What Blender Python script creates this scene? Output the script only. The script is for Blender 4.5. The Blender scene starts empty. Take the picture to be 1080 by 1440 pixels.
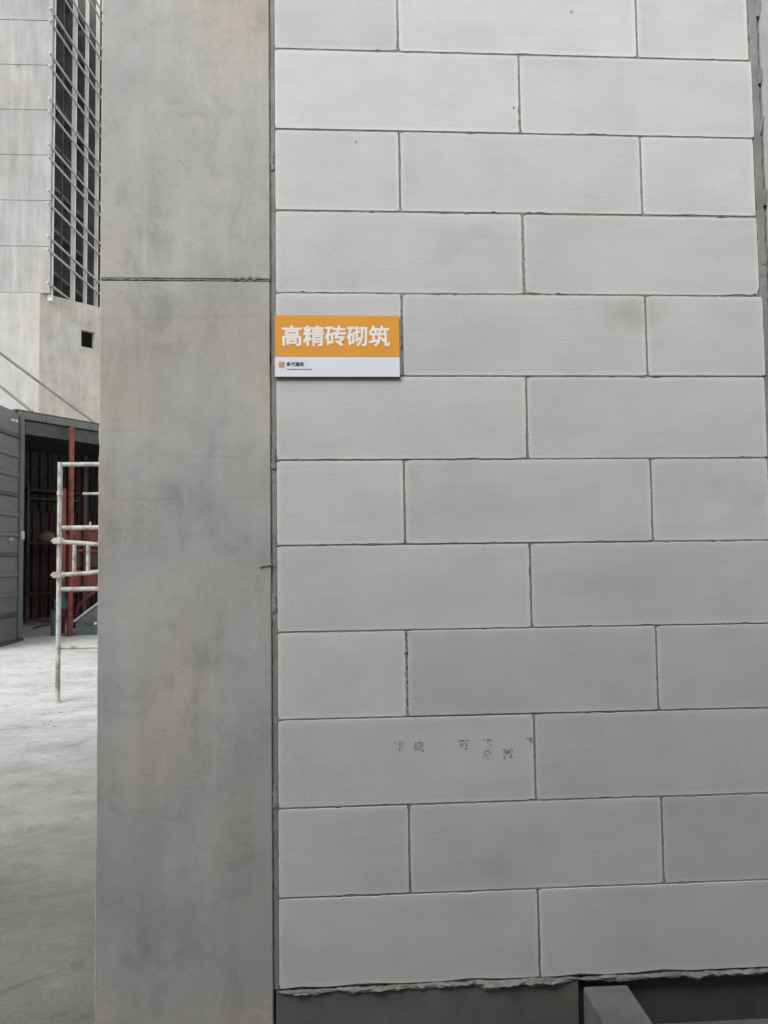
import bpy, bmesh, math, random
from mathutils import Vector, Matrix, noise as mnoise

random.seed(11)
scene = bpy.context.scene
COL = scene.collection
R = math.radians

# ------------------------------------------------------------------ camera
cam_d = bpy.data.cameras.new('camera')
cam = bpy.data.objects.new('camera', cam_d)
COL.objects.link(cam)
right = Vector((0.99818534, -0.05884471, -0.01277959))
fwd = Vector((0.05947135, 0.99665964, 0.05597074))
up = Vector((0.00944332, -0.05662919, 0.99835062))
m = Matrix((right, up, -fwd)).transposed().to_4x4()
m.translation = Vector((0.145, -1.8314, 0.9916))
cam.matrix_world = m
cam_d.sensor_fit = 'VERTICAL'
cam_d.sensor_height = 24.0
cam_d.lens = 24.0 * 1081 / 1440
cam_d.clip_start = 0.05
cam_d.clip_end = 800
scene.camera = cam

# ------------------------------------------------------------------ light (overcast)
SUN_EL, SUN_AZ = R(48), R(212)          # azimuth clockwise from +Y
world = bpy.data.worlds.new('World')
scene.world = world
world.use_nodes = True
wn = world.node_tree
sky = wn.nodes.new('ShaderNodeTexSky')
sky.sky_type = 'NISHITA'
sky.sun_disc = False
sky.sun_elevation = SUN_EL
sky.sun_rotation = SUN_AZ
sky.air_density = 1.0
sky.dust_density = 1.6
sky.ozone_density = 1.0
hsv = wn.nodes.new('ShaderNodeHueSaturation')
hsv.inputs['Saturation'].default_value = 0.12
bg = wn.nodes['Background']
bg.inputs['Strength'].default_value = 0.145
wn.links.new(sky.outputs[0], hsv.inputs['Color'])
wn.links.new(hsv.outputs[0], bg.inputs['Color'])

sun_d = bpy.data.lights.new('sun', 'SUN')
sun_d.energy = 1.2
sun_d.angle = R(40)
sun_d.color = (1.0, 0.98, 0.95)
sun = bpy.data.objects.new('sun', sun_d)
COL.objects.link(sun)
sd = Vector((math.sin(SUN_AZ) * math.cos(SUN_EL), math.cos(SUN_AZ) * math.cos(SUN_EL), math.sin(SUN_EL)))
sun.rotation_euler = (-sd).to_track_quat('-Z', 'Y').to_euler()

scene.view_settings.view_transform = 'Standard'
scene.view_settings.look = 'None'
scene.view_settings.gamma = 1
scene.view_settings.exposure = 0.97
scene.view_settings.use_curve_mapping = False

# ------------------------------------------------------------------ helpers
def tag(o, label=None, cat=None, group=None, kind=None):
    if label: o['label'] = label
    if cat: o['category'] = cat
    if group: o['group'] = group
    if kind: o['kind'] = kind
    return o

def empty(name, loc=(0, 0, 0), rz=0.0):
    o = bpy.data.objects.new(name, None)
    COL.objects.link(o)
    o.location = loc
    o.rotation_euler = (0, 0, rz)
    o.empty_display_size = 0.1
    return o

class MB:
    """collects boxes, bars and tubes into one mesh"""
    def __init__(self):
        self.bm = bmesh.new()
    def box(self, lo, hi, bev=0.0, mat=None):
        lo, hi = Vector(lo), Vector(hi)
        c, s = (lo + hi) / 2, hi - lo
        r = bmesh.ops.create_cube(self.bm, size=1.0)
        vs = r['verts']
        bmesh.ops.scale(self.bm, verts=vs, vec=s)
        if bev:
            es = list({e for v in vs for e in v.link_edges})
            rb = bmesh.ops.bevel(self.bm, geom=es, offset=bev, segments=1, affect='EDGES', profile=0.5)
            vs = list({v for f in rb['faces'] for v in f.verts} | {v for v in vs if v.is_valid})
        if mat is not None:
            bmesh.ops.transform(self.bm, matrix=mat, verts=vs, space=Matrix.Identity(4))
        bmesh.ops.translate(self.bm, verts=vs, vec=c)
        return self
    def tube(self, a, b, r, seg=12, r2=None):
        a, b = Vector(a), Vector(b)
        d = b - a
        q = d.to_track_quat('Z', 'Y').to_matrix().to_4x4()
        q.translation = (a + b) / 2
        bmesh.ops.create_cone(self.bm, cap_ends=True, segments=seg, radius1=r, radius2=r if r2 is None else r2, depth=d.length, matrix=q)
        return self
    def path(self, pts, r, seg=8):
        pts = [Vector(p) for p in pts]
        rings = []
        for i, p in enumerate(pts):
            t = (pts[min(i + 1, len(pts) - 1)] - pts[max(i - 1, 0)]).normalized()
            s = t.orthogonal().normalized() if not rings else (ps - t * ps.dot(t)).normalized()
            ps = s
            w = t.cross(s)
            rings.append([self.bm.verts.new(p + r * (math.cos(k * 2 * math.pi / seg) * s + math.sin(k * 2 * math.pi / seg) * w)) for k in range(seg)])
        for a, b in zip(rings, rings[1:]):
            for k in range(seg):
                self.bm.faces.new((a[k], a[(k + 1) % seg], b[(k + 1) % seg], b[k]))
        self.bm.faces.new(rings[0][::-1]); self.bm.faces.new(rings[-1])
        return self
    def prism(self, poly, y0, y1):
        """polygon in x,z extruded along y"""
        a = [self.bm.verts.new((x, y0, z)) for x, z in poly]
        b = [self.bm.verts.new((x, y1, z)) for x, z in poly]
        n = len(poly)
        self.bm.faces.new(a); self.bm.faces.new(b[::-1])
        for i in range(n):
            self.bm.faces.new((a[i], b[i], b[(i + 1) % n], a[(i + 1) % n]))
        return self
    def build(self, name, mat, parent=None, smooth=False):
        bmesh.ops.recalc_face_normals(self.bm, faces=self.bm.faces)
        me = bpy.data.meshes.new(name)
        self.bm.to_mesh(me); self.bm.free()
        if mat: me.materials.append(mat)
        if smooth:
            for p in me.polygons: p.use_smooth = True
            me.set_sharp_from_angle(angle=R(40))
        o = bpy.data.objects.new(name, me)
        COL.objects.link(o)
        if parent: o.parent = parent
        return o

def link_copy(o, parent, loc):
    c = o.copy(); COL.objects.link(c); c.parent = parent; c.location = loc
    return c

class NT:
    def __init__(self, name):
        self.mat = bpy.data.materials.new(name)
        self.mat.use_nodes = True
        self.t = self.mat.node_tree
        self.b = self.t.nodes['Principled BSDF']
        self.co = self.t.nodes.new('ShaderNodeTexCoord')
    def n(self, typ, **kw):
        x = self.t.nodes.new(typ)
        for k, v in kw.items(): setattr(x, k, v)
        return x
    def l(self, a, b): self.t.links.new(a, b)
    def vec(self, scale=(1, 1, 1), rand=False, src=None):
        mp = self.n('ShaderNodeMapping')
        mp.inputs['Scale'].default_value = scale
        self.l(src or self.co.outputs['Object'], mp.inputs['Vector'])
        if rand:
            oi = self.n('ShaderNodeObjectInfo')
            mul = self.n('ShaderNodeMath', operation='MULTIPLY'); mul.inputs[1].default_value = 37.0
            self.l(oi.outputs['Random'], mul.inputs[0])
            self.l(mul.outputs[0], mp.inputs['Location'])
        return mp.outputs[0]
    def noise(self, v, scale, detail=4, rough=0.55, dist=0.0):
        x = self.n('ShaderNodeTexNoise')
        x.inputs['Scale'].default_value = scale; x.inputs['Detail'].default_value = detail
        x.inputs['Roughness'].default_value = rough; x.inputs['Distortion'].default_value = dist
        self.l(v, x.inputs['Vector'])
        return x.outputs['Fac']
    def ramp(self, f, stops):
        x = self.n('ShaderNodeValToRGB')
        el = x.color_ramp.elements
        while len(el) < len(stops): el.new(0.5)
        for e, (p, c) in zip(el, stops):
            e.position = p
            e.color = (c[0], c[1], c[2], 1) if hasattr(c, '__len__') else (c, c, c, 1)
        self.l(f, x.inputs['Fac'])
        return x.outputs['Color']
    def mix(self, a, b, fac=1.0, mode='MULTIPLY'):
        x = self.n('ShaderNodeMix', data_type='RGBA', blend_type=mode)
        if hasattr(fac, 'is_linked') or not isinstance(fac, (int, float)): self.l(fac, x.inputs['Factor'])
        else: x.inputs['Factor'].default_value = fac
        for v, i in ((a, 6), (b, 7)):
            if isinstance(v, tuple): x.inputs[i].default_value = (*v, 1)
            else: self.l(v, x.inputs[i])
        return x.outputs[2]
    def bump(self, h, strength=0.3, dist=0.01, prev=None):
        x = self.n('ShaderNodeBump')
        x.inputs['Strength'].default_value = strength; x.inputs['Distance'].default_value = dist
        self.l(h, x.inputs['Height'])
        if prev: self.l(prev, x.inputs['Normal'])
        return x.outputs[0]
    def done(self, color=None, rough=0.9, normal=None, metal=0.0, spec=0.3):
        if color is not None:
            if isinstance(color, tuple): self.b.inputs['Base Color'].default_value = (*color, 1)
            else: self.l(color, self.b.inputs['Base Color'])
        if isinstance(rough, float): self.b.inputs['Roughness'].default_value = rough
        else: self.l(rough, self.b.inputs['Roughness'])
        self.b.inputs['Metallic'].default_value = metal
        self.b.inputs['Specular IOR Level'].default_value = spec
        if normal: self.l(normal, self.b.inputs['Normal'])
        return self.mat

# ------------------------------------------------------------------ materials
def mat_block():
    t = NT('aerated_block')
    v = t.vec((1, 1, 1), rand=True)
    base = t.ramp(t.noise(v, 5, 5, .6), [(.25, (.50, .50, .497)), (.5, (.545, .545, .54)), (.75, (.58, .582, .578))])
    tint = t.ramp(t.noise(v, 2.2, 2), [(.35, (1.0, .985, .985)), (.65, (.985, 1.0, .995))])
    c = t.mix(base, tint)
    tn = t.n('ShaderNodeAttribute'); tn.attribute_type = 'OBJECT'; tn.attribute_name = 'tone'
    c = t.mix(c, tn.outputs['Color'])
    # one brown smear beside the upper right joint
    ds = t.n('ShaderNodeVectorMath', operation='DISTANCE'); ds.inputs[1].default_value = (.878 * .6, 0, 1.580)
    t.l(t.vec((.6, 0, 1)), ds.inputs[0])
    dn = t.n('ShaderNodeMath', operation='MULTIPLY_ADD'); dn.inputs[1].default_value = .05
    t.l(t.noise(t.vec(), 28, 4), dn.inputs[0]); t.l(ds.outputs['Value'], dn.inputs[2])
    c = t.mix(c, t.ramp(dn.outputs[0], [(.030, (.80, .775, .74)), (.085, (1, 1, 1))]))
    # broad pale and dull areas, each block its own
    c = t.mix(c, t.ramp(t.noise(t.vec((.8, 1, 2.6), rand=True), 4.2, 7, .66, .4), [(.34, .955), (.5, 1.0), (.66, 1.03)]))
    # fine scraped horizontal lines from wire cutting
    hv = t.vec((1.2, 1, 55), rand=True)
    lines = t.noise(hv, 3.2, 4, .6)
    c = t.mix(c, t.ramp(lines, [(.3, .972), (.7, 1.015)]))
    # rare smudges of dirt
    sm = t.ramp(t.noise(t.vec((1, 1, 1.4), rand=True), 3.1, 3, .5), [(.66, 1.0), (.80, (.80, .79, .77))])
    c = t.mix(c, sm)
    # tiny pores
    vo = t.n('ShaderNodeTexVoronoi'); vo.inputs['Scale'].default_value = 170
    t.l(v, vo.inputs['Vector'])
    sel = t.ramp(t.noise(v, 7, 3), [(.48, 0.0), (.60, 1.0)])
    por = t.ramp(vo.outputs['Distance'], [(.10, .60), (.24, 1.0)])
    c = t.mix(c, por, sel)
    # pale scraped rim along the edges
    at = t.n('ShaderNodeAttribute'); at.attribute_name = 'rim'
    rim = t.mix((1, 1, 1), (1.13, 1.13, 1.12), at.outputs['Fac'], 'MIX')
    c = t.mix(c, rim)
    b = t.bump(lines, .22, .0012)
    b = t.bump(t.noise(v, 260, 3), .25, .0008, b)
    b = t.bump(por, .3, .001, b)
    b = t.bump(t.noise(v, 11, 4), .06, .004, b)
    return t.done(c, .92, b, spec=.2)

def mat_concrete(name, dark, light, streak=1.0, scale=1.0, bumpy=1.0, warm=True, cast=False):
    t = NT(name)
    v = t.vec((scale, scale, scale))
    c = t.ramp(t.noise(v, 2.6, 8, .62, .3), [(.28, dark), (.72, light)])
    c = t.mix(c, t.ramp(t.noise(t.vec((6 * scale, 6 * scale, .7 * scale)), 2.6, 5, .6), [(.3, 1 - .16 * streak), (.65, 1.03)]))
    if warm:
        c = t.mix(c, t.ramp(t.noise(v, 1.5, 3), [(.36, (.97, 1.0, .985)), (.5, (1, 1, 1)), (.66, (1.05, .985, .93))]))
    c = t.mix(c, t.ramp(t.noise(t.vec((scale * 1.6, scale, scale)), 5.5, 4, .5), [(.6, 1.0), (.76, .80)]))
    vo = t.n('ShaderNodeTexVoronoi'); vo.inputs['Scale'].default_value = 42 * scale
    t.l(v, vo.inputs['Vector'])
    pin = t.ramp(vo.outputs['Distance'], [(.05, .62), (.11, 1.0)])
    if cast:
        # damp blotches, warm form oil stains, grout runs and scuffs of a cast face
        c = t.mix(c, t.ramp(t.noise(t.vec((1.3, 1, .9)), 6.5, 5, .6, .8), [(.53, 1.0), (.61, .92), (.74, .80)]))
        c = t.mix(c, t.ramp(t.noise(t.vec((1, 1, .8)), 3.1, 4, .5), [(.50, (1, 1, 1)), (.68, (1.05, .995, .925))]))
        c = t.mix(c, t.ramp(t.noise(t.vec((9, 9, .5)), 2.0, 6, .7), [(.55, 1.0), (.72, 1.10)]))
        c = t.mix(c, t.ramp(t.noise(t.vec((.8, 1, 14)), 2.3, 5, .6), [(.62, 1.0), (.74, .90)]))
    c = t.mix(c, pin, t.ramp(t.noise(v, 6, 2), [(.52, 0.0), (.62, 1.0)]))
    if cast:
        v2 = t.n('ShaderNodeTexVoronoi'); v2.inputs['Scale'].default_value = 95
        t.l(v, v2.inputs['Vector'])
        c = t.mix(c, t.ramp(v2.outputs['Distance'], [(.10, .66), (.2, 1.0)]), t.ramp(t.noise(v, 4, 3), [(.54, 0.0), (.64, 1.0)]))
    c = t.mix(c, t.ramp(t.noise(v, 60, 5, .7), [(.3, .93), (.7, 1.04)]))
    b = t.bump(t.noise(v, 45, 6, .6), .25 * bumpy, .002)
    b = t.bump(pin, .3, .002, b)
    return t.done(c, .88, b, spec=.25)

def mat_plain(name, col, rough=.7, var=.12, scale=6, metal=0.0, bump=.1, spec=.35):
    t = NT(name)
    v = t.vec()
    c = t.ramp(t.noise(v, scale, 5, .6), [(.3, tuple(x * (1 - var) for x in col)), (.7, tuple(min(1, x * (1 + var)) for x in col))])
    n = t.bump(t.noise(v, scale * 8, 3), bump, .002)
    return t.done(c, rough, n, metal, spec)

def mat_dirty_paint(name, col, dirt=(.16, .14, .12), amount=.55, rough=.55):
    t = NT(name)
    v = t.vec()
    k = t.ramp(t.noise(v, 9, 6, .65), [(amount, 0.0), (amount + .14, 1.0)])
    c = t.mix(col, dirt, k, 'MIX')
    c = t.mix(c, t.ramp(t.noise(v, 40, 4), [(.3, .9), (.7, 1.06)]))
    return t.done(c, rough, t.bump(t.noise(v, 70, 3), .15, .001), 0.0, .4)

M = {}
M['block'] = mat_block()
M['column'] = mat_concrete('column_concrete', (.335, .334, .325), (.485, .48, .468), .5, 1, 1, True, True)
M['column_b'] = mat_concrete('pale_column_concrete', (.36, .365, .36), (.48, .48, .475), .8)
M['mortar'] = mat_concrete('thin_bed_mortar', (.19, .19, .185), (.31, .31, .30), .3, 3)
M['mortar_pale'] = mat_concrete('rough_bed_mortar', (.17, .17, .163), (.34, .34, .325), .3, 4, 3)
M['mortar_grey'] = mat_concrete('edge_mortar', (.17, .175, .17), (.29, .295, .285), .5, 3, 2)
M['footing'] = mat_concrete('footing_concrete', (.10, .10, .097), (.17, .17, .163), .6, 1.5, 1.5)
M['footing_shade'] = mat_concrete('shade_painted_footing', (.055, .053, .053), (.095, .092, .09), .4, 1.5, 1)  # darker than the left footing, standing in for recess shade
M['grit'] = mat_plain('grit_crumbs', (.27, .265, .25), .9, .3, 5)
M['plank'] = mat_concrete('kerb_stone', (.11, .11, .104), (.18, .18, .172), .6, 2)
M['tower'] = mat_concrete('tower_concrete', (.275, .28, .276), (.385, .387, .382), 1.7, .12, .3)
M['podium'] = mat_concrete('podium_concrete', (.33, .315, .29), (.48, .46, .425), .8, .22, .3)
M['podium_pale'] = mat_concrete('podium_pale_concrete', (.315, .31, .30), (.415, .41, .395), .8, .15, .3)
M['pillar'] = mat_plain('pale_pillar_render', (.72, .72, .69), .9, .1, 1)
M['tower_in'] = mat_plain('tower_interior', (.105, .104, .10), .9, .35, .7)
M['steel_rail'] = mat_plain('guard_rail_steel', (.40, .40, .385), .6, .15, 2)
M['spandrel'] = mat_plain('spandrel_net', (.14, .145, .14), .9, .3, .8)
M['scaf'] = mat_dirty_paint('scaffold_paint', (.34, .345, .325), (.17, .15, .13), .48)
M['clamp'] = mat_dirty_paint('clamp_steel', (.40, .37, .34), (.24, .19, .16), .5)
M['red'] = mat_dirty_paint('red_oxide_paint', (.20, .046, .034), (.07, .03, .026), .5, .6)
M['maroon'] = mat_dirty_paint('maroon_sheet', (.075, .030, .030), (.035, .025, .025), .5, .6)
M['shed_grey'] = mat_dirty_paint('grey_green_paint', (.112, .122, .114), (.08, .085, .08), .55, .5)
M['shed_dark'] = mat_dirty_paint('dark_steel_paint', (.055, .058, .055), (.03, .03, .03), .5, .5)
M['skip'] = mat_dirty_paint('skip_paint', (.085, .10, .10), (.05, .05, .045), .55, .5)
M['pale_steel'] = mat_plain('worn_pale_steel', (.42, .43, .42), .5, .2, 12)
M['bolt'] = mat_plain('bright_bolt', (.6, .6, .58), .4, .1, 30, .5)
M['teal'] = mat_plain('teal_cloth', (.03, .10, .09), .9, .3, 14)
M['tarp'] = mat_plain('grey_tarp', (.12, .14, .15), .8, .3, 10)
M['magenta'] = mat_plain('red_hose_rubber', (.11, .025, .04), .5, .2, 10)
M['timber'] = mat_plain('shelf_timber', (.085, .06, .038), .8, .3, 14)
M['sack'] = mat_plain('pale_sack', (.26, .20, .20), .9, .3, 14)
M['rust'] = mat_plain('rusty_rebar', (.14, .08, .05), .85, .3, 20)
M['cable'] = mat_plain('cable_steel', (.17, .165, .15), .6, .2, 3)
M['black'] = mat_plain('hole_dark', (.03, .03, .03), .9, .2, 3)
M['sign_orange'] = mat_plain('sign_orange', (.76, .335, .045), .45, .03, 9, 0, .02)
M['sign_white'] = mat_plain('sign_white', (.76, .78, .85), .4, .02, 9, 0, .02)
M['sign_text'] = mat_plain('sign_text_white', (.86, .85, .84), .4, .02, 9, 0, .02)
M['sign_edge'] = mat_plain('sign_core', (.10, .10, .11), .6, .1, 9)
M['sign_ink'] = mat_plain('sign_ink', (.07, .07, .09), .5, .1, 9)
M['sign_logo'] = mat_plain('sign_logo_tan', (.62, .36, .16), .5, .05, 30)
M['ink'] = mat_plain('print_ink', (.25, .25, .24), .9, .3, 200)
M['wire'] = mat_plain('tie_wire', (.10, .085, .08), .5, .2, 60, .6)

def mat_ground():
    t = NT('site_concrete_floor')
    v = t.vec()
    c = t.ramp(t.noise(v, .55, 6, .6, .4), [(.3, (.385, .38, .37)), (.7, (.485, .48, .465))])
    # near floor: foreground shade painted into the colour, with a ragged stained outline
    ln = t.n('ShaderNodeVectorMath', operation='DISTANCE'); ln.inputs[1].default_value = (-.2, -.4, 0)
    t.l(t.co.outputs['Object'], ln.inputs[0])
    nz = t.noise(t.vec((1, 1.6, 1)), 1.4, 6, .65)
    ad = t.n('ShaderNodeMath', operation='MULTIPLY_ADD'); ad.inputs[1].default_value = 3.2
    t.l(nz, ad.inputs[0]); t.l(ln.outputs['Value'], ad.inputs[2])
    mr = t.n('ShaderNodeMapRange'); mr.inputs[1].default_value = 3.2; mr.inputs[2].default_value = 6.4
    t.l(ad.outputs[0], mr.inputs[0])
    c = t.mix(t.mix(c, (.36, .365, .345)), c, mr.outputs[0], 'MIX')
    blot = t.ramp(t.noise(t.vec((.9, 1.2, 1)), 2.6, 7, .65, .6), [(.36, .58), (.54, 1.0)])
    c = t.mix(c, blot, .5)
    c = t.mix(c, t.ramp(t.noise(v, 14, 6, .7), [(.3, .90), (.7, 1.05)]))
    # sharper edged slurry splashes and a few hairline cracks
    c = t.mix(c, t.ramp(t.noise(v, 4.2, 8, .68, 1.2), [(.57, 1.0), (.60, .80), (.72, .70)]), .8)
    c = t.mix(c, t.ramp(t.noise(t.vec((1, 1, 1)), 6.5, 7, .7, .8), [(.58, 1.0), (.64, 1.18)]), .8)
    cr = t.n('ShaderNodeTexVoronoi', feature='DISTANCE_TO_EDGE'); cr.inputs['Scale'].default_value = .9
    wv = t.n('ShaderNodeMix', data_type='RGBA', blend_type='ADD'); wv.inputs['Factor'].default_value = .18
    nv = t.n('ShaderNodeTexNoise'); nv.inputs['Scale'].default_value = 3.0; nv.inputs['Detail'].default_value = 6
    t.l(v, nv.inputs['Vector']); t.l(v, wv.inputs[6]); t.l(nv.outputs['Color'], wv.inputs[7]); t.l(wv.outputs[2], cr.inputs['Vector'])
    c = t.mix(c, t.ramp(cr.outputs['Distance'], [(.0015, .74), (.005, 1.0)]), t.ramp(t.noise(v, .8, 2), [(.56, 0.0), (.62, 1.0)]))
    c = t.mix(c, t.ramp(t.noise(v, 90, 4, .7), [(.36, .82), (.46, 1.0), (.7, 1.06)]))
    b = t.bump(t.noise(v, 30, 6, .65), .3, .006)
    return t.done(c, .85, b, spec=.25)
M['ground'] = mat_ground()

# ------------------------------------------------------------------ ground
GZ = -0.13
g = MB()
bmesh.ops.create_grid(g.bm, x_segments=40, y_segments=40, size=300)
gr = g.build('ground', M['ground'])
gr.location = (0, 0, GZ)
tag(gr, 'pale dusty concrete site floor', None, None, 'structure')

# crumbs of mortar and grit swept about on the floor
gb = MB()
grnd = random.Random(5)
for k in range(230):
    x, y = grnd.uniform(-4.2, -.42), grnd.uniform(.2, 8.2)
    if x > -.43 and y < .5: continue
    rr = grnd.choice((.003, .003, .004, .005, .007)) * grnd.uniform(.7, 1.4)
    vs = bmesh.ops.create_icosphere(gb.bm, subdivisions=1, radius=rr)['verts']
    for v in vs:
        v.co = Vector((v.co.x * 1.2, v.co.y, v.co.z * .6)) * (1 + grnd.uniform(-.25, .25)) + Vector((x, y, GZ + rr * .35))
gt = gb.build('grit', M['grit'])
tag(gt, 'scattered crumbs of mortar and grit lying on the pale floor', None, None, 'stuff')

# ------------------------------------------------------------------ block wall
wall = empty('block_wall', (0, 0, 0))
tag(wall, 'pale grey aerated block wall with thin dark joints between two concrete columns', 'wall')
PITCH, LF, HF, RE = 0.2033, 0.606, 0.304, 1.202
ROWS = 14
JH, JV = 0.0023, 0.0041

def brick(x0, x1, z0, z1, seed, chips=()):
    rnd = random.Random(seed)
    step = 0.009
    pts, nrm = [], []
    W, H = x1 - x0, z1 - z0
    def edge(ax, ay, bx, by, nx, ny, L):
        n = max(3, int(L / step))
        for i in range(n):
            f = i / n
            px, py = ax + (bx - ax) * f, ay + (by - ay) * f
            w = 0.0005 * (mnoise.noise(Vector((px * 90 + seed, py * 90, seed * 3.1))) + .6)
            w = max(0, w)
            e = .5 * (1 + mnoise.noise(Vector((px * 22, py * 22, seed * 7.7))))
            if e > .68: w += (e - .68) * .012
            for cx, cz, cr, cd in chips:
                d = math.hypot(px - cx, py - cz)
                if d < cr: w += cd * (1 - d / cr) * rnd.uniform(.7, 1.2)
            if rnd.random() < .012: w += rnd.uniform(.001, .0028)
            w = min(w, .010)
            pts.append((px, py)); nrm.append((nx, ny, w))
    c = .0025
    edge(x0 + c, z0, x1 - c, z0, 0, 1, W)
    edge(x1, z0 + c, x1, z1 - c, -1, 0, H)
    edge(x1 - c, z1, x0 + c, z1, 0, -1, W)
    edge(x0, z1 - c, x0, z0 + c, 1, 0, H)
    bm = bmesh.new()
    lay = bm.verts.layers.float.new('rim')
    yo = rnd.uniform(-.0008, .0008)
    cx, cz = (x0 + x1) / 2, (z0 + z1) / 2
    def ring(off, y, rim, back=False):
        out = []
        for (px, py), (nx, ny, w) in zip(pts, nrm):
            o = off + (0 if back else w)
            qx, qz = px + nx * o, py + ny * o
            qx = min(max(qx, x0 + off), x1 - off); qz = min(max(qz, z0 + off), z1 - off)
            vt = bm.verts.new((qx, y + yo, qz)); vt[lay] = rim
            out.append(vt)
        return out
    rs = [ring(0, .1, 0, True), ring(0, .007, .6, True), ring(.0002, .0009, 1.0), ring(.0009, 0, 1.0), ring(.014, 0, 0, True)]
    n = len(pts)
    for a, b in zip(rs, rs[1:]):
        for i in range(n):
            try: bm.faces.new((a[i], a[(i + 1) % n], b[(i + 1) % n], b[i]))
            except ValueError: pass
    q = [bm.verts.new((px, yo, pz)) for px, pz in ((x0 + .014, z0 + .014), (x1 - .014, z0 + .014), (x1 - .014, z1 - .014), (x0 + .014, z1 - .014))]
    bm.faces.new(q)
    bm.normal_update()
    bmesh.ops.remove_doubles(bm, verts=rs[-1], dist=.00001)
    bmesh.ops.recalc_face_normals(bm, faces=bm.faces)
    me = bpy.data.meshes.new('brick')
    bm.to_mesh(me); bm.free()
    me.materials.append(M['block'])
    o = bpy.data.objects.new('brick', me)
    COL.objects.link(o); o.parent = wall
    return o

TONE = [[1.03, 1.0], [1.01, .985, .90], [1.0, .92], [1.03, .93, .92], [1.0, .93], [1.02, .98, .96], [1.0, .955],
        [1.0, .985, .97], [.97, .945], [1.0, .98, 1.0], [1.03, 1.0], [.95, 1.04, 1.0], [1, .97], [1, 1, 1]]
bricks = {}
joints_v = []
CH = {(8, 1): [(1.20, 1.63, .02, .008), (1.15, 1.63, .05, .003), (.62, 1.63, .03, .004)],
      (10, 0): [(.60, 2.09, .012, .006), (.603, 2.06, .008, .004)], (11, 1): [(.62, 2.24, .03, .002)],
      (0, 0): [(.2, 0, .08, .004), (.45, 0, .07, .005), (.05, 0, .04, .003)],
      (0, 1): [(.9, 0, .06, .006), (.7, 0, .05, .004)]}
for r in range(ROWS):
    z0, z1 = r * PITCH + JH / 2, (r + 1) * PITCH - JH / 2
    re = RE + [0, .004, -.002, .003, .006, .004, .005, .008, .002, .0, .004, -.002, 0, 0][r]
    xs = [0, LF, re] if r % 2 == 0 else [0, HF, HF + LF, re]
    for i in range(len(xs) - 1):
        jit = [random.uniform(-.0012, .0012) for _ in range(2)]
        a = xs[i] + (JV / 2 if i else 0)
        b = xs[i + 1] - (JV / 2 if i < len(xs) - 2 else 0)
        bricks[(r, i)] = brick(a, b, z0 + random.uniform(0, .0005), z1 - random.uniform(0, .0006), r * 7 + i + 3, CH.get((r, i), ()))
        k = 1 + 1.15 * (TONE[r][i] - 1) + random.uniform(-.012, .012)
        bricks[(r, i)]['tone'] = [k * random.uniform(.992, 1.008), k, k * random.uniform(.99, 1.012), 1.0]
        if i: joints_v.append((xs[i], z0, z1))

# recessed mortar: one core slab plus ragged ribbons squeezed out of the joints
mm = MB()
mm.box((-.0115, .0045, .0), (1.205, .095, ROWS * PITCH - .001))
core = mm.build('mortar', M['mortar'], wall)

def ribbon(bm, a, b, wid, y, rag, seed, step=.006, thick=.004):
    """a ragged strip of mortar from a to b (x,z); front at y, irregular outline"""
    a, b = Vector(a), Vector(b)
    d = (b - a); L = d.length; d.normalize(); nn = Vector((-d.y, d.x))
    n = max(2, int(L / step))
    rows = []
    for i in range(n + 1):
        p = a + d * (L * i / n)
        k = mnoise.noise(Vector((i * .37, seed, 0))); k2 = mnoise.noise(Vector((i * .37, seed, 9.1)))
        k3 = mnoise.noise(Vector((i * .9, seed, 4.4)))
        l = wid * (.5 + rag * k + .5 * rag * k3); h = wid * (.5 + rag * k2 - .4 * rag * k3)
        yy = y + thick * .35 * mnoise.noise(Vector((i * .5, seed, 2.2)))
        q = [p - nn * (l + .001), p - nn * l * .7, p + nn * h * .7, p + nn * (h + .001)]
        rows.append([bm.verts.new((q[0].x, y + thick, q[0].y)), bm.verts.new((q[1].x, yy, q[1].y)),
                     bm.verts.new((q[2].x, yy + thick * .2 * k, q[2].y)), bm.verts.new((q[3].x, y + thick, q[3].y))])
    for u, w in zip(rows, rows[1:]):
        for k in range(3):
            bm.faces.new((u[k], u[k + 1], w[k + 1], w[k]))

jb = MB()
ragged = {(LF, 8): .9, (HF, 3): 1.5, (HF, 7): .9}
for x, z0, z1 in joints_v:
    r = int(z0 / PITCH)
    rg = ragged.get((x, r), .5)
    ribbon(jb.bm, (x, z0), (x, z1), .0074 if rg > .8 else .0058, .0003 if rg > .8 else .0012, rg, r * 3.3 + x * 17, .004, .0035)
for r in range(1, ROWS):
    ribbon(jb.bm, (0, r * PITCH), (RE, r * PITCH), .0032, .0010, .75, r * 5.7, .006, .003)
jo = jb.build('joint_mortar', M['mortar'], wall)
jo['kind'] = 'stuff'

# mortar in the gap by the left column, and against the right column
eb = MB()
ribbon(eb.bm, (-.006, 0), (-.006, ROWS * PITCH), .012, .0035, .3, 91, .008, .003)
for zz in (1.95, .88, .43, 1.22):
    ribbon(eb.bm, (-.008, zz - .02), (-.007, zz + .025), .010, .0008, .6, zz * 13, .004, .003)
eb.build('edge_mortar', M['mortar'], wall)
eb = MB()
ribbon(eb.bm, (1.216, 0), (1.216, ROWS * PITCH), .022, .001, .25, 55, .010, .003)
eb.build('edge_mortar', M['mortar_grey'], wall)
eb = MB()
for k in range(12):
    zz = .9 + k * .16 + random.uniform(-.02, .02)
    ribbon(eb.bm, (1.222 + random.uniform(-.006, .01), zz), (1.222 + random.uniform(-.004, .012), zz + random.uniform(.02, .07)), random.uniform(.006, .013), .000, .35, k * 3.1 + .5, .008, .003)
eb.build('mortar_smear', M['mortar_grey'], wall)

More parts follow.
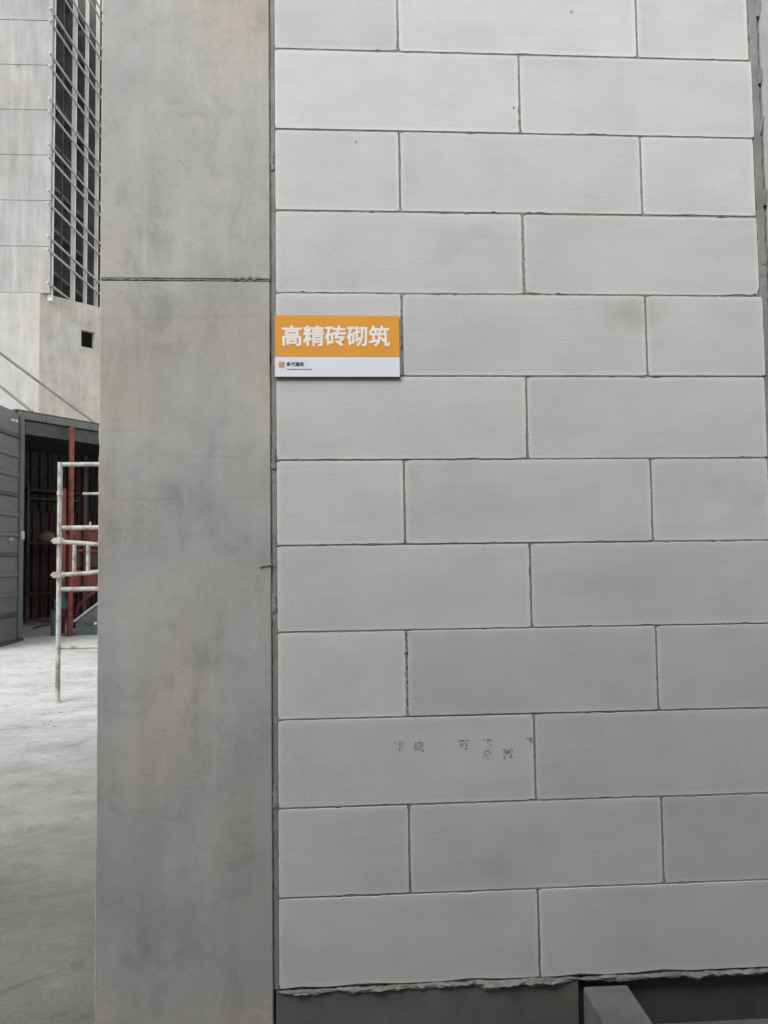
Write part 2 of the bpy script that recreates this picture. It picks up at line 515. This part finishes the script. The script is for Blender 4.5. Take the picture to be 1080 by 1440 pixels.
# ragged bed under the first course
bb = MB()
def lump(bm, x0, x1, zc, hh, yout, seed, step=.005):
    n = int((x1 - x0) / step)
    rows = []
    for i in range(n + 1):
        x = x0 + (x1 - x0) * i / n
        k = lambda s: mnoise.noise(Vector((x * 28, seed, s))) + .5 * mnoise.noise(Vector((x * 90, seed, s)))
        fade = min(1, i / 5, (n - i) / 5)
        t = zc + hh * (.5 + .45 * k(0)) * fade; b = zc - hh * (.6 + .6 * k(3)) * fade
        o = yout * max(.05, .55 + .8 * k(6)) * fade
        rows.append([bm.verts.new(c) for c in ((x, .01, t), (x, -o * .6, t - hh * .1), (x, -o, (t + b) / 2 + hh * .25 * k(9)), (x, -o * .4, b + hh * .1), (x, .01, b))])
    for u, w in zip(rows, rows[1:]):
        for q in range(4): bm.faces.new((u[q], u[q + 1], w[q + 1], w[q]))
lump(bb.bm, -.005, .70, -.006, .009, .006, 1.7)
lump(bb.bm, .14, .30, -.008, .010, .010, 5.1)
lump(bb.bm, .30, .52, -.005, .010, .009, 8.4)
lump(bb.bm, .70, 1.25, -.008, .010, .004, 3.3)
lump(bb.bm, .93, 1.06, -.008, .013, .012, 6.9)
lump(bb.bm, .02, .11, -.010, .010, .010, 12.2)
lump(bb.bm, .45, .68, -.010, .013, .013, 14.7)
lump(bb.bm, 1.04, 1.19, -.008, .010, .011, 17.3)
lump(bb.bm, .82, .92, -.007, .008, .009, 19.1)
lump(bb.bm, .74, .80, -.004, .010, .014, 2.2)
bb.build('bed_mortar', M['mortar_pale'], wall)

fb = MB(); fb.box((.703, .022, GZ - .3), (1.229, .1, -.010))  # footing right of the kerb, shade of the recess painted into its colour
fb.build('shade_painted_footing', M['footing_shade'], wall)

# printed batch mark, faint dot printing on the second course from... the third block row
dots = MB()
GL = {'a': ["1111110", "0001000", "0001100", "0001010", "0001000", "0001000"],
      'b': ["0111110", "0100010", "1111111", "0101010", "0111110", "0100011"],
      'c': ["1111111", "0100000", "0111110", "0100010", "0100010", "0000110"],
      'd': ["0011100", "0100010", "1010101", "1001001", "0100010", "0011110"],
      'e': ["1101011", "0101101", "0111110", "1010010", "0110110", "1111011"]}
def glyph(g, x, z, s):
    for j, row in enumerate(GL[g]):
        for i, ch in enumerate(row):
            if ch == '1' and random.random() < .85:
                cx, cz = x + i * s + random.uniform(-.2, .2) * s, z - j * s * 1.05
                w = s * random.uniform(.32, .58)
                vs = [dots.bm.verts.new((cx + w * math.cos(k * math.pi / 3), -.0008 - .0004, cz + w * .8 * math.sin(k * math.pi / 3))) for k in range(6)]
                dots.bm.faces.new(vs)
for gch, x, z in (('a', .273, .552), ('b', .318, .550), ('c', .425, .552), ('a', .482, .552), ('d', .480, .526), ('e', .530, .528), ('a', .585, .553)):
    glyph(gch, x, z, .0036)
pm = dots.build('printed_mark', M['ink'], bricks[(2, 0)])

# little shrinkage nicks and holes in the top blocks
nk = MB()
for x, z, s in ((.742, 2.353, .0026), (.59, 2.100, .0024), (.196, 2.005, .0018)):
    nk.tube((x, -.0016, z), (x + .002, .004, z), s, 7)
nk.build('nail_hole', M['mortar'], wall)

# ------------------------------------------------------------------ columns
def column_lift(name, x0, x1, z0, z1, yf, mat, parent, seed, depth=.4, rag_top=False, rag_bot=False):
    """concrete lift with an uneven front and slightly ragged arrises"""
    bm = bmesh.new()
    nx, nz = 42, max(8, int((z1 - z0) / .014))
    FXS = [0, .0035 / (x1 - x0)] + [k / (nx - 2) for k in range(1, nx - 2)] + [1 - .0035 / (x1 - x0), 1]
    FZS = [0, .0045 / (z1 - z0)] + [k / (nz - 2) for k in range(1, nz - 2)] + [1 - .0045 / (z1 - z0), 1]
    grid = []
    for j in range(nz + 1):
        row = []
        for i in range(nx + 1):
            fx = FXS[i]; fz = FZS[j]
            x = x0 + (x1 - x0) * fx; z = z0 + (z1 - z0) * fz
            y = yf + .0022 * mnoise.noise(Vector((x * 4, z * 2.2, seed))) + .0006 * mnoise.noise(Vector((x * 25, z * 25, seed)))
            if i in (0, nx):
                s = 1 if i == 0 else -1
                x += s * (.0012 + .0016 * mnoise.noise(Vector((z * 30, seed, i))))
                e = mnoise.noise(Vector((z * 14, seed + 5, i)))
                if e > .38: x += s * (e - .38) * .018
                y += .004
            if j == 0 and rag_bot: z += .0015 + .0022 * mnoise.noise(Vector((x * 26, seed, 3))) + .0012 * mnoise.noise(Vector((x * 80, seed, 3))); y += .003
            if j == nz and rag_top: z -= .001 + .0015 * mnoise.noise(Vector((x * 40, seed, 7))); y += .003
            row.append(bm.verts.new((x, y, z)))
        grid.append(row)
    for j in range(nz):
        for i in range(nx):
            bm.faces.new((grid[j][i], grid[j][i + 1], grid[j + 1][i + 1], grid[j + 1][i]))
    # sides, top, bottom, back
    rim = [grid[0][i] for i in range(nx + 1)] + [grid[j][nx] for j in range(1, nz + 1)] + [grid[nz][i] for i in range(nx - 1, -1, -1)] + [grid[j][0] for j in range(nz - 1, 0, -1)]
    back = []
    for vtx in rim:
        x = x0 if vtx.co.x < (x0 + x1) / 2 - (x1 - x0) * .49 else (x1 if vtx.co.x > (x0 + x1) / 2 + (x1 - x0) * .49 else vtx.co.x)
        back.append(bm.verts.new((x, yf + depth, min(max(vtx.co.z, z0), z1))))
    n = len(rim)
    for k in range(n):
        bm.faces.new((rim[k], back[k], back[(k + 1) % n], rim[(k + 1) % n]))
    bm.faces.new(back)
    bmesh.ops.recalc_face_normals(bm, faces=bm.faces)
    me = bpy.data.meshes.new(name); bm.to_mesh(me); bm.free()
    me.materials.append(mat)
    for p in me.polygons: p.use_smooth = True
    me.set_sharp_from_angle(angle=R(35))
    o = bpy.data.objects.new(name, me); COL.objects.link(o); o.parent = parent
    return o

TOP = ROWS * PITCH
column_lift('footing', -.010, .700, GZ - .3, -.003, .003, M['footing'], wall, 23.0, depth=.095)
colL = empty('concrete_column', (-.21, .2, GZ))
tag(colL, 'tall grey cast concrete column with a rough pour joint, left of the block wall', 'column')
def reparent(o, p):
    o.parent = p; o.matrix_parent_inverse = Matrix.Translation(-Vector(p.location))
reparent(column_lift('lower_lift', -.417, -.0125, GZ - .2, 1.655, .0, M['column'], colL, 3.0, rag_top=True), colL)
reparent(column_lift('upper_lift', -.4165, -.0115, 1.6556, TOP + .35, -.0016, M['column'], colL, 8.0, rag_bot=True), colL)
sm = MB()
ribbon(sm.bm, (-.413, 1.6565), (-.015, 1.655), .0040, -.0010, .8, 3.9, .005, .003)
ribbon(sm.bm, (-.10, 1.660), (-.035, 1.662), .008, -.0030, .8, 7.9, .004, .003)
ribbon(sm.bm, (-.040, .968), (-.012, .972), .004, -.003, .9, 1.9, .003, .006)
reparent(sm.build('seam_mortar', M['mortar_grey']), colL)

colR = empty('concrete_column', (1.45, .2, GZ))
tag(colR, 'pale concrete column edge with smeared mortar, right of the block wall', 'column')
reparent(column_lift('lower_lift', 1.232, 1.66, GZ - .2, 1.63, .004, M['column_b'], colR, 13.0), colR)
reparent(column_lift('upper_lift', 1.231, 1.66, 1.634, TOP + .35, .002, M['column_b'], colR, 17.0), colR)

bm_ = MB()
bm_.box((-.008, .004, TOP + .004), (1.229, .30, TOP + .35), .004)
tag(bm_.build('concrete_beam', M['column']), 'grey concrete beam lying across the top of the block wall', 'beam')

# kerb stone lying square to the wall at its foot
kb = MB()
kb.box((.706, -.75, GZ), (.812, -.004, -.021), .004)
tag(kb.build('kerb_stone', M['plank']), 'grey kerb stone lying square to the foot of the block wall', 'kerb stone')
# ------------------------------------------------------------------ sign
sign = empty('wall_sign', (.147, -.0048, 1.493))
tag(sign, 'small orange and white board with white Chinese characters fixed to the block wall', 'sign')
SW, SH, ST = .300, .151, .006
s_ = MB(); s_.box((-SW / 2, -ST / 2, -SH / 2), (SW / 2, ST / 2, SH / 2), .0006)
s_.build('board', M['sign_edge'], sign)
zs = -SH / 2 + .050
s_ = MB(); s_.box((-SW / 2 + .0006, -ST / 2 - .0006, zs), (SW / 2 - .0006, -ST / 2 - .00005, SH / 2 - .0005))
s_.build('orange_panel', M['sign_orange'], sign)
s_ = MB(); s_.box((-SW / 2 + .0006, -ST / 2 - .0006, -SH / 2 + .0022), (SW / 2 - .0006, -ST / 2 - .00005, zs - .0003))
s_.build('white_panel', M['sign_white'], sign)

def text(name, body, size, x, z, mat, parent, bold=0.0, y=-ST / 2 - .0010, width=None, spacing=1.0):
    cu = bpy.data.curves.new(name, 'FONT')
    cu.body = body; cu.size = size; cu.space_character = spacing
    cu.resolution_u = 3
    cu.align_x = 'LEFT'; cu.align_y = 'BOTTOM_BASELINE'
    tmp = bpy.data.objects.new(name, cu); COL.objects.link(tmp)
    dg = bpy.context.evaluated_depsgraph_get()
    me = bpy.data.meshes.new_from_object(tmp.evaluated_get(dg))
    bpy.data.objects.remove(tmp)
    me.name = name
    xs = [v.co.x for v in me.vertices] or [0]; ys = [v.co.y for v in me.vertices] or [0]
    k = (width / (max(xs) - min(xs))) if width and max(xs) > min(xs) else 1
    for v in me.vertices:
        v.co = Vector(((v.co.x - min(xs)) * k + x, y, (v.co.y - min(ys)) * k + z))
    bm = bmesh.new()
    # heavier strokes: the same outlines laid over each other, each sheet a hair in front of the last
    for k in range(9):
        dx, dz = ((0, 0) if k == 8 else (bold * math.cos(k * math.pi / 4), bold * math.sin(k * math.pi / 4)))
        b2 = bmesh.new(); b2.from_mesh(me)
        vm = {v: bm.verts.new(v.co + Vector((dx, -k * .00003, dz))) for v in b2.verts}
        for f in b2.faces: bm.faces.new([vm[v] for v in f.verts])
        b2.free()
    me = bpy.data.meshes.new(name); bm.to_mesh(me); bm.free()
    me.materials.append(mat)
    o = bpy.data.objects.new(name, me); COL.objects.link(o); o.parent = parent
    print('text', name, len(me.vertices), max(xs) - min(xs), max(ys) - min(ys))
    return o
text('lettering', '\u9ad8\u7cbe\u7816\u780c\u7b51', .06, -SW / 2 + .018, .001, M['sign_text'], sign, .0013, width=.2575)
text('maker_name', '\u591a\u4ee3\u5efa\u7b51', .011, -SW / 2 + .0285, -SH / 2 + .0275, M['sign_ink'], sign, .00025, width=.041)
lg = MB()
for i in range(2):
    for j in range(2):
        x, z = -SW / 2 + .0095 + i * .0072, -SH / 2 + .0245 + j * .0072
        lg.box((x, -ST / 2 - .0012, z), (x + .0066, -ST / 2 - .0007, z + .0066))
lg.build('logo', M['sign_logo'], sign)
tl = MB()
x = -SW / 2 + .0285
while x < -SW / 2 + .088:
    w = random.uniform(.0010, .0019); h = random.uniform(.0014, .0021)
    tl.box((x, -ST / 2 - .0011, -SH / 2 + .0190), (x + w, -ST / 2 - .0007, -SH / 2 + .0190 + h))
    x += w + .0006
tl.build('small_print', M['sign_ink'], sign)

# ------------------------------------------------------------------ scaffold frame
sf = empty('scaffold_frame', (-1.455, 4.41, GZ))
tag(sf, 'white painted tubular scaffold frame with ladder bars standing on the pale floor', 'scaffold')
def Z(w): return w - GZ
FR = .0185
for s in (-1, 1):
    o = MB().tube((s * .61, 0, .012), (s * .61, 0, Z(1.765)), FR, 14).build('leg', M['scaf'], sf, True)
    MB().tube((s * .61, 0, 0), (s * .61, 0, .012), .030, 14).build('foot', M['clamp'], sf, True)
    MB().tube((s * .61, 0, Z(1.50)), (s * .61, 0, Z(1.53)), .0225, 14).build('collar', M['clamp'], sf, True)
for z, r in ((1.747, .0175), (1.24, .0185), (.755, .0175), (.295, .012)):
    MB().tube((-.59, 0, Z(z)), (.59, 0, Z(z)), r, 12).build('crossbar', M['scaf'], sf, True)
MB().tube((-.44, .03, Z(1.513)), (.44, .03, Z(1.513)), .011, 10).build('crossbar', M['scaf'], sf, True)
MB().path([(-.65, -.035, Z(1.135)), (-.4, -.035, Z(1.115)), (-.2, -.035, Z(1.095)), (.2, -.035, Z(1.09)), (.65, -.035, Z(1.13))], .017, 10).build('ladder_bar', M['scaf'], sf, True)
MB().path([(-.65, -.035, Z(.868)), (-.4, -.035, Z(.878)), (-.2, -.035, Z(.90)), (.2, -.035, Z(.90)), (.65, -.035, Z(.87))], .017, 10).build('ladder_bar', M['scaf'], sf, True)
for s in (-1, 1):
    for x in (.48, .375):
        MB().tube((s * x, -.035, Z(.885)), (s * x, -.035, Z(1.105)), .015, 10).build('rung', M['scaf'], sf, True)
    for z in (1.135, .868):
        c = MB(); c.box((s * .61 - .032, -.062, Z(z) - .024), (s * .61 + .032, .026, Z(z) + .024), .006)
        c.tube((s * .61 - .045, -.05, Z(z)), (s * .61 + .045, -.05, Z(z)), .008, 8)
        c.build('clamp', M['clamp'], sf)
    MB().tube((s * .37, 0, Z(1.24)), (s * .37, 0, Z(1.285)), .008, 8).build('lock_pin', M['scaf'], sf, True)
MB().tube((.60, .03, Z(1.2)), (.60, 1.1, .01), .015, 10).build('brace', M['scaf'], sf, True)

# ------------------------------------------------------------------ storage shed
shed = empty('storage_shed', (-4.3, 9.2, GZ), R(57.26))
tag(shed, 'open fronted dark steel storage shed with maroon sheets behind the scaffold frame', 'shed')
MB().box((-.06, -.05, 3.10), (6.1, -.005, 3.20), .004).build('fascia', M['shed_grey'], shed)
MB().box((0.062, .0, 2.90), (6.0, .06, 3.09), .004).build('beam', M['shed_dark'], shed)
for x in (.30, .72, 1.14, 1.9, 2.7, 3.5, 4.3):
    MB().box((x, -.062, 3.105), (x + .05, -.0505, 3.19), .003).build('bracket', M['shed_grey'], shed)
rf = MB(); rf.box((-.1, -.02, 3.205), (6.1, 3.5, 3.23)); rf.build('roof', M['shed_dark'], shed)
MB().box((-.02, .0, 0), (.06, .08, 3.10), .004).build('post', M['shed_grey'], shed)
MB().box((5.94, .0, 0), (6.02, .08, 3.10), .004).build('post', M['shed_grey'], shed)
def corrugated(x0, x1, z0, z1, pitch=.19, dep=.035):
    pts = []
    x = x0
    while x < x1 - 1e-6:
        for dx, d in ((0, 0), (.30, 0), (.40, 1), (.90, 1)):
            if x + dx * pitch < x1: pts.append((x + dx * pitch, d * dep))
        x += pitch
    pts.append((x1, 0))
    return pts
def sheet(name, x0, x1, z0, z1, mat, xf):
    b = MB(); pts = corrugated(x0, x1, z0, z1)
    lo = [b.bm.verts.new(xf(x, d, z0)) for x, d in pts]; hi = [b.bm.verts.new(xf(x, d, z1)) for x, d in pts]
    lo2 = [b.bm.verts.new(xf(x, d + .004, z0)) for x, d in pts]; hi2 = [b.bm.verts.new(xf(x, d + .004, z1)) for x, d in pts]
    for i in range(len(pts) - 1):
        b.bm.faces.new((lo[i], lo[i + 1], hi[i + 1], hi[i]))
        b.bm.faces.new((lo2[i], hi2[i], hi2[i + 1], lo2[i + 1]))
    return b.build(name, mat, shed)
for x0 in (-.02, 1.01, 2.04, 3.07, 4.10, 5.13):
    sheet('back_sheet', x0, min(6.0, x0 + 1.06), .0, 2.05, M['maroon'], lambda x, d, z, q=.006 * (int(x0) % 2): (x, 3.3 + d + q, z))
    sheet('upper_sheet', x0, min(6.0, x0 + 1.06), 1.95, 3.215, M['shed_dark'], lambda x, d, z, q=.006 * (int(x0) % 2): (x, 3.36 + d + q, z))
for y0 in (.1, 1.17, 2.24):
    sheet('end_sheet', y0, y0 + 1.12, .0, 3.215, M['maroon'], lambda x, d, z, q=.006 * (int(y0) % 2): (-.01 - q - d, x, z))
    sheet('end_sheet', y0, y0 + 1.12, .0, 3.215, M['shed_dark'], lambda x, d, z, q=.006 * (int(y0) % 2): (6.0 + q + d, x, z))
# open door leaf swung towards the viewer
dr = MB()
leaf_rot = Matrix.Rotation(R(-90 - 57.26), 4, 'Z')
def leaf(name, lo, hi, mat, bev=.004, par=None):
    b = MB(); b.box(lo, hi, bev)
    bmesh.ops.transform(b.bm, matrix=leaf_rot, verts=b.bm.verts)
    return b.build(name, mat, par or shed)
door = leaf('door_leaf', (.03, -.03, .0), (1.25, .02, 3.16), M['shed_grey'])
for x in (.03, 1.16):
    leaf('stile', (x, .0205, .05), (x + .09, .05, 3.14), M['shed_grey'], par=door)
for k in range(10):
    z = .35 + k * .272
    leaf('rib', (.16, .0205, z), (1.14, .047, z + .055), M['shed_grey'] if k % 3 else M['shed_dark'], .008, door)
leaf('lock_box', (.05, .0505, 1.40), (.12, .085, 1.52), M['pale_steel'], .008, door)
for x, z in ((.30, 3.02), (.42, 3.01), (.42, 1.40)):
    b = MB(); b.tube((x, .0205, z), (x, .065, z), .020, 10)
    bmesh.ops.transform(b.bm, matrix=leaf_rot, verts=b.bm.verts); b.build('bolt', M['bolt'], door)
leaf('skid', (.0, -.06, .0), (1.25, .07, .04), M['shed_dark'], .004, door)
# red posts holding the eave
for x, y in ((.76, -.10), (2.9, -.10), (5.0, -.10)):
    p = MB(); p.box((x - .030, y - .030, .012), (x + .030, y + .030, 3.09), .006); p.box((x - .08, y - .08, 0), (x + .08, y + .08, .012))
    p.build('red_post', M['red'], shed)
p = MB(); p.box((.90, .28, .0), (.98, .36, 2.20), .006); p.build('inner_post', M['red'], shed)
# red wall panels inside, right of the posts
for k, (z0, z1) in enumerate(((.55, .95), (.97, 1.30), (1.32, 1.62))):
    MB().box((1.88, 1.30, z0), (3.9, 1.34, z1), .01).build('red_panel', M['red'] if k != 1 else M['maroon'], shed)
MB().box((1.88, 1.27, 1.24), (3.9, 1.36, 1.295), .005).build('panel_rail', M['red'], shed)
MB().box((2.10, 1.26, .0), (2.18, 1.345, 2.9), .005).build('inner_post', M['maroon'], shed)

# goods inside the shed
def local(x, y, z=0):
    return shed.matrix_basis @ Vector((x, y, z)) if False else Matrix.Translation(Vector((-4.3, 9.2, GZ))) @ Matrix.Rotation(R(57.26), 4, 'Z') @ Vector((x, y, z))
rk = empty('shelf_rack', local(2.55, 2.75), R(57.26))
tag(rk, 'wooden plank rack in the dark at the back of the storage shed', 'shelf')
for x in (-.6, .6):
    for y in (-.2, .2):
        MB().box((x - .025, y - .025, 0), (x + .025, y + .025, 2.5), .003).build('upright', M['shed_dark'], rk)
for z in (.5, 1.40, 2.2, 2.35):
    MB().box((-.64, -.26, z), (.64, .26, z + .035), .003).build('plank', M['timber'], rk)
for i, (x, z, s) in enumerate(((-.08, 1.436, .16), (.30, 1.436, .13))):
    b = MB()
    bmesh.ops.create_icosphere(b.bm, subdivisions=3, radius=1)
    for v in b.bm.verts:
        v.co = Vector((v.co.x * s, v.co.y * s * .8, max(-.55, v.co.z) * s * .8)) * (1 + .2 * mnoise.noise(v.co * 2 + Vector((i, 0, 0))))
    lo = min(v.co.z for v in b.bm.verts)
    o = b.build('sack', M['sack'], None, True)
    o.location = local(2.55 + x, 2.70, z - lo); o.rotation_euler = (0, 0, R(57 + 20 * i))
    tag(o, ['larger of the two pale sacks on the plank rack in the shed', 'smaller of the two pale sacks on the plank rack in the shed'][i], 'sack', 'sacks on the shed rack')

# skip with sloping rim
sk = empty('steel_skip', (-3.2, 10.2, GZ))
tag(sk, 'dark grey steel skip with a sloping pale rim at the foot of the red post', 'skip')
poly = [(-.54, .0), (.62, .0), (.78, .62), (.0, .60), (-.54, .20)]
b = MB(); b.prism(poly, -.36, .36); b.build('body', M['skip'], sk)
for y in (-.37, .37):
    MB().path([(-.56, y, .205), (-.02, y, .615), (.80, y, .635)], .016, 8).build('rim', M['pale_steel'], sk)
MB().tube((-.56, -.37, .205), (-.56, .37, .205), .016, 8).build('rim', M['pale_steel'], sk)
for x in (-.35, -.1, .15, .4):
    MB().box((x, -.378, .02), (x + .04, -.361, .30 if x < -.2 else .5), .004).build('stiffener', M['skip'], sk)
MB().tube((-.24, -.375, .17), (-.24, -.40, .17), .02, 8).build('knob', M['bolt'], sk)
hz = MB().path([(-3.80, 9.98, .06 + GZ + .04), (-3.72, 9.90, .30), (-3.55, 9.84, .45), (-3.30, 9.82, .62), (-2.9, 9.9, .72), (-2.5, 10.2, .62)], .028, 10)
tag(hz.build('hose', M['magenta'], None, True), 'dark red hose draped over the rim of the steel skip', 'hose')
b = MB(); bmesh.ops.create_icosphere(b.bm, subdivisions=3, radius=1)
for v in b.bm.verts:
    v.co = Vector((v.co.x * .42, v.co.y * .26, max(-.4, v.co.z) * .24)) * (1 + .3 * mnoise.noise(v.co * 2.2))
o = b.build('tarpaulin', M['tarp'], None, True); o.location = (-3.05, 10.2, .56)
tag(o, 'crumpled grey tarpaulin heaped on the steel skip', 'tarpaulin')

bn = empty('rubbish_bin', (-4.03, 9.86, GZ))
tag(bn, 'small dark bin on the pale floor left of the red post', 'bin')
b = MB(); b.tube((0, 0, 0), (0, 0, .36), .065, 14, .085); b.build('body', M['skip'], bn, True)
b = MB(); b.tube((0, 0, .36), (0, 0, .385), .092, 14); b.build('rim', M['shed_dark'], bn, True)
b = MB(); bmesh.ops.create_icosphere(b.bm, subdivisions=3, radius=1)
for v in b.bm.verts:
    v.co = Vector((v.co.x * .12, v.co.y * .10, max(-.35, v.co.z) * .13)) * (1 + .35 * mnoise.noise(v.co * 2.6 + Vector((4, 0, 0))))
o = b.build('cloth', M['teal'], None, True); o.location = (-3.96, 9.86, .300)
tag(o, 'crumpled teal cloth lying on the small dark bin', 'cloth')

for i, (pts, lb) in enumerate((([(-5.55, 11.9, GZ + .02), (-5.2, 11.7, GZ + .12), (-4.75, 11.55, GZ + .07), (-4.5, 11.6, GZ + .02)], 'longer rusty bar end bent up off the floor by the shed door'),
                               ([(-4.75, 10.9, GZ + .02), (-4.6, 10.85, GZ + .06), (-4.42, 10.9, GZ + .09)], 'shorter rusty bar end on the floor by the shed door'))):
    tag(MB().path(pts, .016, 7).build('rebar_offcut', M['rust']), lb, 'steel bar', 'bar ends on the floor by the shed')

# guy cables from a mast to the roof edge
mast = MB(); mast.tube((0, 0, 0), (0, 0, 6.6), .07, 14); mast.box((-.2, -.2, 0), (.2, .2, .015))
o = mast.build('steel_mast', M['shed_grey']); o.location = (-7.55, 9.6, GZ)
tag(o, 'grey steel mast beyond the left edge that holds the guy cables', 'mast')
def sag(a, b, s, n=10):
    a, b = Vector(a), Vector(b)
    return [a.lerp(b, k / n) - Vector((0, 0, s * 4 * (k / n) * (1 - k / n))) for k in range(n + 1)]
tag(MB().path(sag((-7.50, 9.6, 6.15), (-3.61, 10.22, 3.10), .03), .020, 8).build('guy_cable', M['cable']), 'upper of two grey guy cables running down to the shed roof', 'cable', 'guy cables to the shed roof')
tag(MB().path(sag((-7.50, 9.6, 5.85), (-4.20, 9.32, 3.10), .03), .020, 8).build('guy_cable', M['cable']), 'lower of two grey guy cables running down to the shed roof', 'cable', 'guy cables to the shed roof')

# ------------------------------------------------------------------ tower
tw = empty('apartment_tower', (-18.25, 48, GZ))
tag(tw, 'unfinished grey concrete tower with open floors and guard rails above a solid base', 'building')
def TB(lo, hi, name, mat, par=tw, bev=0.0):
    b = MB(); b.box(Vector(lo) - Vector((-18.25, 48, GZ)), Vector(hi) - Vector((-18.25, 48, GZ)), bev)
    return b.build(name, mat, par)
FH = 3.03
Z0 = 18.15
for k in range(9):
    TB((-34, 48, Z0 + k * FH + (.04 if k else -.02)), (-18.28, 48.3, Z0 + (k + 1) * FH - .02), 'wall_lift', M['tower'])
TB((-33.9, 48.04, Z0 + .2), (-18.34, 48.28, Z0 + 9 * FH), 'wall_core', M['podium'])
def sx(Y): return -18.30 + .079 * (Y - 48)
for k in range(9):
    zb = Z0 + k * FH
    # slab with its edge beam, open rooms behind
    if not k: continue
    o = MB()
    L = [(-33, 48.3), (sx(48.3) - 1.4, 48.3), (sx(57) - 1.4, 57), (-33, 57)]
    lo = [o.bm.verts.new((x + 18.25, y - 48, zb - .42 - GZ)) for x, y in L]; hi = [o.bm.verts.new((x + 18.25, y - 48, zb - .17 - GZ)) for x, y in L]
    o.bm.faces.new(lo[::-1]); o.bm.faces.new(hi)
    for i in range(4): o.bm.faces.new((lo[i], lo[(i + 1) % 4], hi[(i + 1) % 4], hi[i]))
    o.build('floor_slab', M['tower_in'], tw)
for i, (Y, w, dp) in enumerate(((48.32, .55, .2), (51.75, .30, .12), (53.75, .24, .12), (55.75, .26, .12), (57.0, .3, .2))):
    x1 = sx(Y) + .02
    TB((x1 - w, Y, Z0 - .4), (x1, Y + dp, Z0 + 9 * FH), 'pillar', M['pillar'])
# partition walls inside the open floors
for Y in (50.2, 52.7, 54.6, 57.3):
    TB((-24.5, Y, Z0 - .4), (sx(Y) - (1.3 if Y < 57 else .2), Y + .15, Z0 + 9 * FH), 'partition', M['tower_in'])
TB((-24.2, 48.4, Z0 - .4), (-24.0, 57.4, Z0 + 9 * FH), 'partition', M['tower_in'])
# guard rails: two tubes and a net panel per floor along the open side
for k in range(9):
    zr = 17.75 + k * FH + .03
    def rail(z, r):
        a = Vector((sx(47.4) + .10, 47.4, z)); b = Vector((sx(57.2) + .10, 57.2, z))
        off = Vector((-18.25, 48, GZ))
        return MB().tube(a - off, b - off, r, 8).build('guard_rail', M['steel_rail'], tw)
    if k: rail(zr, .075)
    rail(zr + .85, .075)
# base storeys: pale front, angled side with a square opening
TB((-36, 48.0, GZ), (-18.9, 48.4, Z0 - .0), 'base_front', M['podium_pale'])
A_, D_ = Vector((-18.87, 47.98)), Vector((2.75, 2.80)).normalized()
N_ = Vector((-D_.y, D_.x))
def slab45(s0, s1, z0, z1, name, mat, dep=.35):
    o = MB()
    c = [A_ + D_ * s0, A_ + D_ * s1, A_ + D_ * s1 + N_ * dep, A_ + D_ * s0 + N_ * dep]
    lo = [o.bm.verts.new((p.x + 18.25, p.y - 48, z0 - GZ)) for p in c]; hi = [o.bm.verts.new((p.x + 18.25, p.y - 48, z1 - GZ)) for p in c]
    o.bm.faces.new(lo[::-1]); o.bm.faces.new(hi)
    for i in range(4): o.bm.faces.new((lo[i], lo[(i + 1) % 4], hi[(i + 1) % 4], hi[i]))
    return o.build(name, mat, tw)
LEN = math.hypot(2.75, 2.8)
h0, h1 = .714 * LEN, .955 * LEN
slab45(0, h0, GZ, Z0, 'base_side', M['podium'])
slab45(h0, h1, GZ, 15.2, 'base_side', M['podium'])
slab45(h0, h1, 16.33, Z0, 'base_side', M['podium'])
slab45(h1, 14, GZ, Z0, 'base_side', M['podium'])
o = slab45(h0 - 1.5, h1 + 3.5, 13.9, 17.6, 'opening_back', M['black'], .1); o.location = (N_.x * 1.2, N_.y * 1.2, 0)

# unseen wall added behind the viewer: it shuts out the low sky in front of the blocks
ow = MB(); ow.box((-3.2, -2.45, GZ), (6.0, -2.25, 3.25), .01)
tag(ow.build('sky_blocker_wall', M['footing']), 'plain dark wall added unseen behind the viewer to block the low sky', 'wall')
